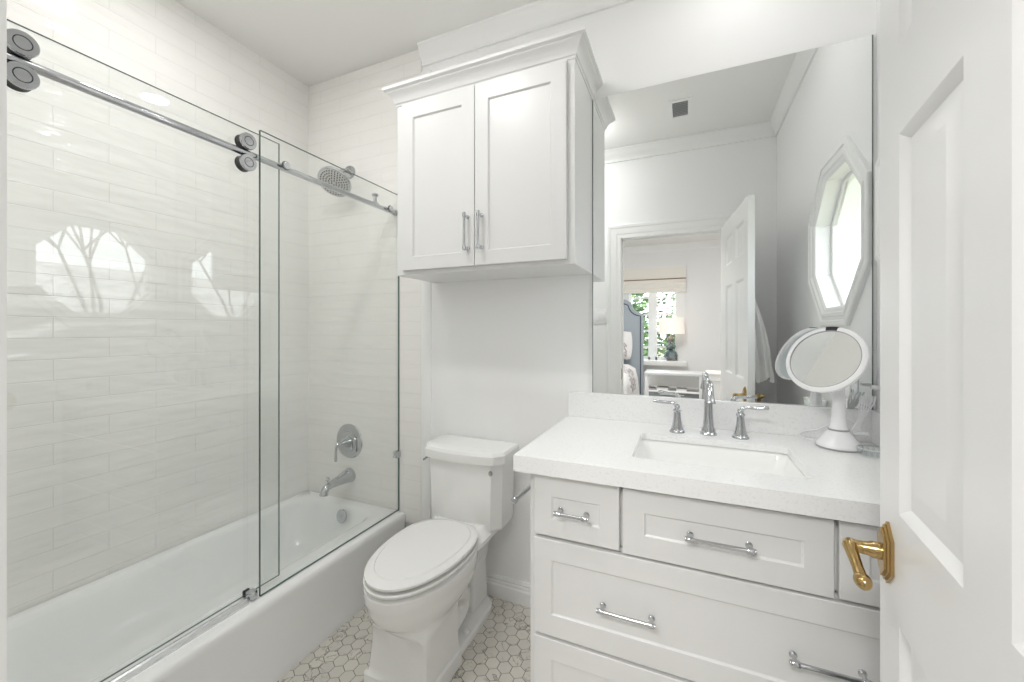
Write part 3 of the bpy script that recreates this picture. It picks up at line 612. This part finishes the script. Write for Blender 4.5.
# rear column, foot plate and trapway
loft(bm, [rrect(TX-.066, TX+.066, -.20, -.045, .02, .03), rrect(TX-.062, TX+.062, -.19, -.05, .02, .20), rrect(TX-.08, TX+.08, -.25, -.045, .03, .27)])
loft(bm, [rrect(TX-.118, TX+.118, -.46, -.045, .09, 0), rrect(TX-.118, TX+.118, -.46, -.045, .09, .022), rrect(TX-.110, TX+.110, -.46, -.053, .082, .030)])
for s in (-1, 1):
    tube(bm, [(TX+s*.035, -.44, .19), (TX+s*.045, -.36, .215), (TX+s*.045, -.30, .19), (TX+s*.042, -.27, .14), (TX+s*.040, -.30, .09), (TX+s*.035, -.42, .07)], [.05, .050, .048, .045, .045, .05], 18, smooth=5)
bowl = obj('bowl', bm, 'porcelain', to, smooth=42)
for s in (-1, 1):
    obj('bolt_cap', lathe(NB(), [(.014, .028), (.014, .036), (.010, .044), (0, .047)], (TX+s*.094, -.30, 0), (0, 0, 1), 18), 'porcelain', to)
bm = NB()
loft(bm, [egg(.130, -.26, -.665, .3955), egg(.130, -.26, -.665, .4025), egg(.163, -.229, -.716, .4030), egg(.169, -.226, -.725, .4055), egg(.1705, -.225, -.727, .4130), egg(.168, -.228, -.724, .4165)]); obj('seat', bm, 'seat', to, smooth=40)
bm = NB()
loft(bm, [egg(.125, -.26, -.66, .4167), egg(.125, -.26, -.66, .4255), egg(.162, -.228, -.714, .4260), egg(.168, -.224, -.723, .4285), egg(.1685, -.224, -.724, .437), egg(.163, -.231, -.715, .4412), egg(.143, -.252, -.687, .4435), egg(.139, -.256, -.683, .4470), egg(.09, -.31, -.60, .4490), egg(.03, -.40, -.50, .4495)]); ld = obj('seat_lid', bm, 'seat', to, smooth=28)
for s in (-1, 1):
    bm = NB(); box(bm, (TX+s*.075-.020, -.240, .398), (TX+s*.075+.020, -.220, .432), .007); obj('hinge', bm, 'seat', to)
# tank: bow-fronted outline
def tankring(w, yb, yf, bow, z, ch=.045, n=10):
    pts = [(TX-w, yb, z), (TX+w, yb, z), (TX+w, yf+ch, z)]
    for k in range(n+1):
        t = -1+2*k/n; x = -t*(w-ch*.75); pts.append((TX+x, yf-bow*(1-t*t), z))
    pts.append((TX-w, yf+ch, z)); return pts
bm = NB()
loft(bm, [tankring(.168, -.040, -.180, .010, .392), tankring(.178, -.030, -.190, .012, .397), tankring(.183, -.026, -.195, .014, .41), tankring(.186, -.024, -.198, .016, .56), tankring(.191, -.023, -.200, .018, .690)])
tk = obj('tank', bm, 'porcelain', to, smooth=25)
bm = NB()
loft(bm, [tankring(.192, -.020, -.203, .018, .690), tankring(.206, -.014, -.214, .022, .696), tankring(.208, -.013, -.216, .022, .732), tankring(.201, -.017, -.209, .021, .744), tankring(.190, -.022, -.200, .020, .748)]); obj('tank_lid', bm, 'porcelain', to, smooth=25)
bm = NB(); lathe(bm, [(.010, 0), (.010, .004), (.006, .008), (.005, .012)], (TX-.191, -.150, .676), (-1, 0, 0), 16); tube(bm, [(TX-.197, -.150, .676), (TX-.199, -.165, .675), (TX-.199, -.192, .671)], [.005, .0055, .0045], 12, smooth=4); obj('trip_lever', bm, 'chrome', tk)
bn = Vector((.04, -1, 0)).normalized(); bp_ = (-.762, -.2110, .663)
bm = NB(); lathe(bm, [(.0095, 0), (.0095, .0035), (.0085, .0045), (0, .0045)], bp_, bn, 20, sy=1.2); bd = obj('badge', bm, 'gplastic', tk, label='small oval badge')
bm = NB(); lathe(bm, [(.0050, .003), (.0050, .005), (0, .005)], bp_, bn, 16, sy=1.3); obj('badge_centre', bm, 'chrome', bd)

# toilet paper holder on the vanity side
tp = thing('toilet_paper_holder', (vx0, -.36, .715), 'empty chrome toilet paper arm on the side of the vanity beside the toilet', 'paper holder')
obj('mount', lathe(NB(), [(.022, 0), (.022, .005), (.012, .012), (.0085, .02), (.0085, .062)], (vx0, -.36, .715), (-1, 0, 0), 20), 'chrome', tp)
bm = NB(); sphere(bm, (vx0-.066, -.36, .715), .011, n=16); tube(bm, [(vx0-.066, -.36, .715), (vx0-.068, -.535, .722)], .0078, 14); lathe(bm, [(.0078, 0), (.0105, .003), (.0105, .012), (.007, .016)], (vx0-.068, -.535, .722), (0, -1, 0), 16); obj('arm', bm, 'chrome', tp)

# ------------------------------------------------------------------ towel on the back of the door
tw = thing('hanging_robe', (.345, -1.16, 1.52), 'white robe on a hook behind the open door, seen in the mirror', 'robe')
hk = Vector(dpt(.44, TH, 1.60)); inw = -nv
bm = NB(); 
def fold(a): return 1+.10*math.sin(7*a)+.05*math.sin(13*a+1)
rings = []
for t, (hw, dp) in ((0, (.012, .010)), (.06, (.040, .030)), (.16, (.075, .055)), (.32, (.115, .080)), (.5, (.145, .105)), (.70, (.160, .125)), (.86, (.165, .135)), (.95, (.172, .140)), (1, (.176, .142))):
    z = 1.605-.62*t; r = []
    for k in range(64):
        a = 2*math.pi*k/64; f = 1+(fold(a)-1)*min(1, t*2.5)
        w = hw*math.cos(a)*f; d = dp*(.5+.5*math.sin(a)*f)
        p = hk+dv*(w+.03*t)+inw*(max(.006, d*1.05)); r.append((p.x, p.y, z+.018*math.sin(5*a)*t))
    rings.append(r)
loft(bm, rings); obj('robe_body', bm, 'towel', tw, smooth=60)
bm = NB(); rings = []
for t, (hw, dp) in ((0, (.09, .055)), (.5, (.095, .06)), (1, (.10, .062))):
    z = 1.04-.16*t; r = []
    for k in range(48):
        a = 2*math.pi*k/48; f = fold(a+.5)
        p = hk+dv*(hw*math.cos(a)*f)+inw*max(.006, dp*(.55+.5*math.sin(a)*f)); r.append((p.x, p.y, z))
    rings.append(r)
loft(bm, rings); obj('robe_sleeve', bm, 'towel', tw, smooth=60)
dh = thing('door_hook', (hk.x, hk.y, 1.6), 'small chrome hook on the back of the open door holding the robe', 'hook')
bm = NB(); lathe(bm, [(.014, 0), (.014, .004), (.006, .008), (.005, .016)], hk+Vector((0, 0, .012)), inw, 14); tube(bm, [hk+inw*.016+Vector((0, 0, .012)), hk+inw*.024+Vector((0, 0, .008)), hk+inw*.028+Vector((0, 0, .018))], .004, 10, smooth=3); obj('hook_body', bm, 'chrome', dh)

# ------------------------------------------------------------------ ceiling things
vt = thing('ceiling_vent', (-.035, -1.155, CEIL), 'square ceiling air vent with louvres, seen in the mirror', 'vent')
bm = NB(); holed(bm, [(-.105, -1.275), (.035, -1.275), (.035, -1.035), (-.105, -1.035)], [(-.082, -1.25), (.012, -1.25), (.012, -1.06), (-.082, -1.06)], lambda p, q, d: (p, q, d), CEIL-.008, CEIL); obj('frame', bm, 'trim', vt, smooth=0)
bm = NB(); box(bm, (-.082, -1.25, CEIL-.003), (.012, -1.06, CEIL-.0005)); obj('backing', bm, 'gplastic', vt, smooth=0)
for k in range(9):
    y = -1.24+k*.0212; bm = NB(); prism(bm, [(y, CEIL-.002), (y+.014, CEIL-.009), (y+.015, CEIL-.008), (y+.002, CEIL-.001)], 'x', -.082, .012); obj('louvre', bm, 'vent', vt, smooth=0)
def can(x, y, m, lb):
    c = thing('recessed_light', (x, y, CEIL), lb, 'ceiling light', 'recessed ceiling lights')  # shared by the vanity light and the added fill lights
    obj('trim_ring', lathe(NB(), [(.092, 0), (.090, .006), (.070, .008), (.065, .004)], (x, y, CEIL), (0, 0, -1), 40, False, False), 'trim', c)
    obj('lens', lathe(NB(), [(.066, .003), (.066, .0045), (0, .0045)], (x, y, CEIL), (0, 0, -1), 40), m, c)
can(.194, -.31, 'lamp_vanity', 'round recessed ceiling light above the vanity, reflected in the sliding glass')
can(-1.58, -.90, 'fill_tub', 'added round recessed fill light above the bathtub, out of view')  # fill added above the frame to even out the brightness
fl = thing('dome_fill_light', (-.72, -1.16, CEIL), 'added round dome fill light over the middle of the bathroom floor, out of view', 'ceiling light')  # made-up dome, added to brighten the ceiling and the room
obj('rim', lathe(NB(), [(.085, 0), (.085, .022), (.07, .03)], (-.72, -1.16, CEIL), (0, 0, -1), 40, False, False), 'trim', fl)
obj('globe', lathe(NB(), [(.06, .03), (.11, .045), (.14, .085), (.145, .115), (.125, .155), (.08, .182), (0, .192)], (-.72, -1.16, CEIL), (0, 0, -1), 40, False, True), 'fill_dome', fl)
can(-1.02, -1.16, 'fill_floor', 'added round recessed fill light beside the tub rail, towards the doorway wall, out of view')  # unseen downlight added to brighten the floor and lower walls

# ------------------------------------------------------------------ bedroom behind the doorway (seen in the mirror)
BY, BX0, BX1 = -5.65, -3.2, 1.6
bm = NB(); box(bm, (BX0-.1, BY-.12, -.08), (BX1+.1, YFB, -.003)); obj('floor_bedroom', bm, 'carpet', smooth=0, kind='structure')
bm = NB(); box(bm, (BX0-.1, BY-.12, CEIL), (BX1+.1, YFB, CEIL+.1)); obj('ceiling_bedroom', bm, 'ceil', smooth=0, kind='structure')
bm = NB(); box(bm, (BX0-.1, BY-.12, -.06), (BX0, YFB, CEIL)); obj('wall_bedroom_left', bm, 'bedwall', smooth=0, kind='structure')
bm = NB(); box(bm, (BX1, BY-.12, -.06), (BX1+.1, YFB, CEIL)); obj('wall_bedroom_right', bm, 'bedwall', smooth=0, kind='structure')
bm = NB(); box(bm, (BX0-.1, YFB, -.06), (XL-.12, YFB+.1, CEIL)); box(bm, (XR+.15, YFB, -.06), (BX1+.1, YFB+.1, CEIL)); obj('wall_bedroom_near', bm, 'bedwall', smooth=0, kind='structure')
wx0, wx1, wz0, wz1 = -.93, -.14, .760, 2.26
bm = NB(); holed(bm, [(BX0, -.06), (BX1, -.06), (BX1, CEIL), (BX0, CEIL)], [(wx0, wz0), (wx1, wz0), (wx1, wz1), (wx0, wz1)], lambda p, q, d: (p, d, q), BY-.12, BY); obj('wall_bedroom_far', bm, 'bedwall', smooth=0, kind='structure')
bm = NB(); prism(bm, [(BY+d*1.4, CEIL+h*1.3) for d, h in CROWN], 'x', BX0, BX1); obj('trim_7', bm, 'trim', kind='structure', smooth=30)
w2 = thing('window_2', (-.535, BY, wz0), 'bedroom window with white grid sashes and a thick sill, seen through the doorway in the mirror', 'window', kind='structure')
bm = NB(); holed(bm, [(wx0-.12, wz0-.03), (wx1+.135, wz0-.03), (wx1+.135, wz1+.12), (wx0-.12, wz1+.12)], [(wx0+.002, wz0+.002), (wx1-.002, wz0+.002), (wx1-.002, wz1), (wx0+.002, wz1)], lambda p, q, d: (p, d, q), BY, BY+.02); obj('window_frame', bm, 'trim', w2, smooth=0)
bm = NB(); box(bm, (wx0-.16, BY, wz0-.085), (wx1+.155, BY+.20, wz0), .012); obj('window_sill', bm, 'trim', w2)
bm = NB(); yy0, yy1 = BY-.075, BY-.04
box(bm, (-.578, yy0, wz0), (-.492, yy1, wz1))
for a, b in ((wx0, -.578), (-.492, wx1)):
    box(bm, (a, yy0, wz0), (a+.03, yy1, wz1)); box(bm, (b-.03, yy0, wz0), (b, yy1, wz1)); box(bm, (a, yy0, wz0), (b, yy1, wz0+.05)); box(bm, (a, yy0, wz1-.04), (b, yy1, wz1))
    for z in (.98, 1.265, 1.55, 1.85): box(bm, (a, yy0+.008, z-.017), (b, yy1-.004, z+.017))
obj('sash', bm, 'trim', w2, smooth=0)
bm = NB(); box(bm, (wx0, BY-.061, wz0), (wx1, BY-.057, wz1)); obj('pane', bm, 'pane', w2, smooth=0)
rs = thing('roman_shade', (-.5, BY+.03, 1.92), 'cream roman shade with a dark batten over the bedroom window', 'window shade')
bm = NB(); prism(bm, [(BY+.022, 2.345), (BY+.075, 2.345), (BY+.070, 2.16), (BY+.095, 2.14), (BY+.100, 2.10), (BY+.075, 2.07), (BY+.094, 2.04), (BY+.096, 2.01), (BY+.072, 1.985), (BY+.088, 1.96), (BY+.088, 1.925), (BY+.060, 1.918), (BY+.022, 1.925)], 'x', wx0-.13, .0); obj('shade_fabric', bm, 'roman', rs, smooth=50)
bm = NB(); box(bm, (wx0-.13, BY+.090, 2.138), (.0, BY+.100, 2.155), .003); obj('batten', bm, 'bamboo', rs)
# bed
bd = thing('bed', (-1.55, -4.5, 0), 'bed with a blue grey headboard and white bedding, seen through the doorway in the mirror', 'bed')
bm = NB(); top = [(-2.35, .10), (-.665, .10), (-.665, 1.56)]
top += [(-.665-.20*math.sin(math.radians(a))*1.0, 1.78-.22*math.cos(math.radians(a))) for a in range(8, 91, 12)]
mir = [(-3.015-x, z) for x, z in top[::-1]][:-1]
prism(bm, top+[(-.95, 1.80), (-2.065, 1.80)]+mir[0:], 'y', -5.44, -5.34); hbd = obj('headboard', bm, 'headboard', bd, smooth=30)
bm = NB(); tube(bm, [(-.705, -5.336, .2), (-.705, -5.336, 1.52)]+[(x-.045, -5.336, z-.04) for x, z in top[3:]]+[(-1.05, -5.336, 1.755), (-2.025, -5.336, 1.755)], .008, 8); obj('nailhead_trim', bm, 'navy', hbd)
bm = NB(); box(bm, (-2.33, -5.33, .10), (-.78, -3.45, .36), .02); obj('bed_base', bm, 'headboard', bd)
bm = NB(); box(bm, (-2.33, -5.33, .36), (-.77, -3.42, .62), .06, 4); obj('mattress', bm, 'linen', bd)
bm = NB()
loft(bm, [[(x, y, z) for x, z in [(-2.42, .22), (-2.39, .50), (-2.36, .66), (-2.28, .72), (-1.55, .735), (-.86, .72), (-.75, .66), (-.71, .50), (-.685, .22), (-.70, .22), (-.73, .5), (-.77, .64), (-.86, .69), (-1.55, .705), (-2.28, .69), (-2.34, .64), (-2.37, .5), (-2.40, .22)]] for y in (-5.0, -4.6, -4.2, -3.8, -3.42)]); obj('duvet', bm, 'linen', bd, smooth=60)
bm = NB()
loft(bm, [[(x, y, z) for x, z in [(-2.40, .40), (-2.37, .66), (-2.28, .735), (-1.55, .75), (-.86, .735), (-.74, .67), (-.70, .52), (-.69, .40), (-.72, .40), (-.76, .64), (-.86, .715), (-1.55, .73), (-2.28, .715), (-2.35, .64)]] for y in (-4.55, -4.3, -4.05)]); obj('throw_blanket', bm, 'throw', bd, smooth=60)
def pillow(x, y, z, w, h, d, tilt, m, lb):
    bm = NB(); n = 14
    for s in (1, -1):
        g = [[None]*(n+1) for _ in range(n+1)]
        for i in range(n+1):
            for j in range(n+1):
                a, b = -1+2*i/n, -1+2*j/n; t = d*.5*((1-a**4)*(1-b**4))**.6*s; pin = 1-.08*(a*a*b*b)
                p = Vector((a*w/2*pin, -t, b*h/2*pin)); p.rotate(Matrix.Rotation(tilt, 3, 'X')); g[i][j] = bm.verts.new((x+p.x, y+p.y, z+p.z))
        for i in range(n):
            for j in range(n): bm.faces.new((g[i][j], g[i+1][j], g[i+1][j+1], g[i][j+1]))
    bmesh.ops.remove_doubles(bm, verts=bm.verts[:], dist=1e-4)
    return obj('pillow', bm, m, smooth=60, label=lb, cat='pillow', group='pillows on the bed', origin=(x, y, z-h/2))
pillow(-1.16, -5.20, 1.02, .68, .50, .16, .22, 'linen', 'plump white pillow standing against the blue grey headboard')
pillow(-1.10, -5.00, .93, .44, .32, .13, .42, 'throw', 'small grey patterned pillow in front of the white one on the bed')
# lamp on the sill
lp = thing('table_lamp', (-.235, BY+.10, wz0), 'table lamp of stacked grey stones with a drum shade on the bedroom window sill', 'lamp')
ly = BY+.115
for r, z, m in ((.108, .855, 'stone_grey'), (.078, 1.005, 'stone_grey'), (.062, 1.125, 'stone_tan')):
    bm = NB(); sphere(bm, (-.235, ly, z), r, 1, .85, .84, 24); obj('stone', bm, m, lp)
obj('foot', lathe(NB(), [(.07, 0), (.07, .012), (.05, .016)], (-.235, ly, wz0), (0, 0, 1), 24), 'stone_tan', lp)
obj('stem', lathe(NB(), [(.012, 0), (.008, .02), (.008, .10)], (-.235, ly, 1.17), (0, 0, 1), 12), 'chrome', lp)
bm = NB(); lathe(bm, [(.205, 0), (.19, .265), (.186, .265), (.200, 0)], (-.222, ly+.09, 1.215), (0, 0, 1), 40, False, False); obj('lamp_shade', bm, 'shade_lamp', lp)
# mirrored chest in front of the doorway
dc = thing('mirrored_chest', (-.145, -3.75, 0), 'silver framed chest with mirrored drawers standing in the bedroom, seen in the mirror', 'chest')
a0, a1, b0, b1, ht = -.478, .190, -3.98, -3.60, .745
bm = NB(); box(bm, (a0-.01, b0, ht-.03), (a1+.01, b1+.01, ht), .004); obj('top', bm, 'silverwood', dc)
for x in (a0, a1-.045):
    for y in (b0, b1-.045): bm = NB(); box(bm, (x, y, 0), (x+.045, y+.045, ht-.03), .003); obj('leg', bm, 'silverwood', dc)
bm = NB(); box(bm, (a0+.045, b0+.02, ht-.17), (a1-.045, b1-.015, ht-.03), .002); dr = obj('drawer', bm, 'satin', dc, smooth=0)
bm = NB(); box(bm, (a0+.03, b0, ht-.245), (a1-.03, b1-.01, ht-.225), .002); obj('shelf', bm, 'trim', dc)
bm = NB(); box(bm, (a0+.045, b0+.02, ht-.46), (a1-.045, b1-.02, ht-.245), .002); dr = obj('drawer', bm, 'greypanel', dc, smooth=0)
bm = NB(); tube(bm, [(-.30, b1-.02, ht-.27), (-.30, b1+.008, ht-.27), (-.02, b1+.008, ht-.27), (-.02, b1-.02, ht-.27)], .008, 8); obj('handle', bm, 'chrome', dr)
for k, (x, w, h, m) in enumerate(((-.27, .13, .035, 'linen'), (-.05, .12, .03, 'wplastic'), (-.40, .07, .02, 'throw'))):
    bm = NB(); box(bm, (x-w/2, b1-.20, ht-.225), (x+w/2, b1-.03, ht-.225+h), .006)
    obj('folded_cloth', bm, m, label=['wide stack of white folded cloth on the shelf of the mirrored chest', 'narrow white folded cloth on the chest shelf towards the bathroom door', 'flat grey patterned cloth on the chest shelf, nearest the bed'][k], cat='cloth', group='cloths on the chest shelf', origin=(x, b1-.11, ht-.225))
wb = thing('white_bedside_cabinet', (.30, -3.72, 0), 'low white cabinet beside the mirrored chest in the bedroom', 'cabinet')
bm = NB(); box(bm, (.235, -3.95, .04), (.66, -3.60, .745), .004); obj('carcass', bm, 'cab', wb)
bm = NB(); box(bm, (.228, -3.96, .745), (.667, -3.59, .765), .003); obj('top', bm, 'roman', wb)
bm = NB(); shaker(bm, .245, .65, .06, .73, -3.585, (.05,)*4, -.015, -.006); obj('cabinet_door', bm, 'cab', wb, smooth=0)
bl = thing('bedroom_fill_light', (-.4, -3.0, CEIL), 'added flush round fill light on the bedroom ceiling, out of view', 'ceiling light')  # unseen fill, added to send light through the doorway
obj('rim', lathe(NB(), [(.40, 0), (.40, .03), (.38, .035)], (-.4, -3.0, CEIL), (0, 0, -1), 40, False, False), 'trim', bl)
obj('diffuser', lathe(NB(), [(.38, .03), (.34, .055), (.2, .07), (0, .075)], (-.4, -3.0, CEIL), (0, 0, -1), 40, False, True), 'bedfill', bl)

# ------------------------------------------------------------------ outdoors
bm = NB(); box(bm, (-40, -60, -1.3), (60, 40, -1.2)); obj('ground', bm, 'lawn', smooth=0, kind='structure')
def bare_tree(x, y, h, seed, lb):
    rnd = random.Random(seed); bm = NB()
    def br(p, d, L, r, lev):
        q = p+d*L; mid = p+d*(L*.5)+Vector((rnd.uniform(-1, 1), rnd.uniform(-1, 1), 0))*L*.06
        tube(bm, [p, mid, q], [r, r*.82, r*.62], 4 if lev > 2 else 7, cap=False)
        if lev >= 6 or r < .0018: return
        for k in range(3 if lev else 4):
            ax = Vector((rnd.uniform(-1, 1), rnd.uniform(-1, 1), rnd.uniform(-.2, .5))).normalized()
            nd_ = (d*.9+ax*rnd.uniform(.45, .85)+Vector((0, 0, .12))).normalized(); br(q if k else q, nd_, L*rnd.uniform(.60, .84), r*.62, lev+1)
    br(Vector((x, y, -1.25)), Vector((rnd.uniform(-.06, .06), rnd.uniform(-.06, .06), 1)).normalized(), h*.34, h*.0065, 0)
    return obj('bare_tree', bm, 'bark', smooth=60, label=lb, cat='tree', group='bare trees outside the octagon window', origin=(x, y, -1.2))
bare_tree(4.4, .9, 6.5, 1, 'slender bare winter tree closest to the octagon window')
bare_tree(6.6, 2.6, 7.5, 2, 'bare winter tree farther off on the vanity side of the octagon window')
bare_tree(5.0, -3.2, 7, 3, 'bare winter tree outside the octagon window on the bedroom side')
nb = thing('neighbour_house', (14, 0, -1.2), 'neighbouring house with a grey shingle roof outside the octagon window', 'house')
bm = NB(); box(bm, (10, -10, -1.2), (18, 10, 1.15)); obj('house_wall', bm, 'siding', nb, smooth=0)
bm = NB(); prism(bm, [(9.5, 1.0), (14, 3.25), (18.5, 1.0), (18.4, .9), (14, 3.1), (9.6, .9)], 'y', -10.5, 10.5); obj('house_roof', bm, 'roof', nb, smooth=0)
def leafy(x, y, z, r, seed, lb):
    rnd = random.Random(seed); t = thing('leafy_tree', (x, y, -1.2), lb, 'tree', 'leafy trees outside the bedroom window'); bm = NB()
    for k in range(1500):
        d = Vector((rnd.gauss(0, 1), rnd.gauss(0, 1), rnd.gauss(0, 1))).normalized()*r*(.55+.5*rnd.random()); c = Vector((x, y, z))+Vector((d.x, d.y, d.z*1.2))
        s = rnd.uniform(.06, .13); a = Vector((rnd.uniform(-1, 1), rnd.uniform(-1, 1), rnd.uniform(-1, 1))).normalized(); u, v, _ = frame_of(a)
        bm.faces.new([bm.verts.new(c+u*s), bm.verts.new(c+v*s*.5), bm.verts.new(c-u*s), bm.verts.new(c-v*s*.5)])
    f = obj('foliage', bm, 'leaf', t, smooth=0); bm = NB(); tube(bm, [(x, y, -1.25), (x+.05, y, z*.4), (x, y, z)], [.10, .08, .04], 8); obj('trunk', bm, 'bark', t)
leafy(-1.75, -9.6, 1.0, 1.15, 11, 'green leafy tree outside the bedroom window, behind the headboard')
leafy(.55, -9.4, .75, 1.05, 12, 'green leafy tree outside the bedroom window, behind the table lamp')
leafy(-.6, -13.0, 1.9, 1.7, 13, 'taller green leafy tree farther off outside the bedroom window')
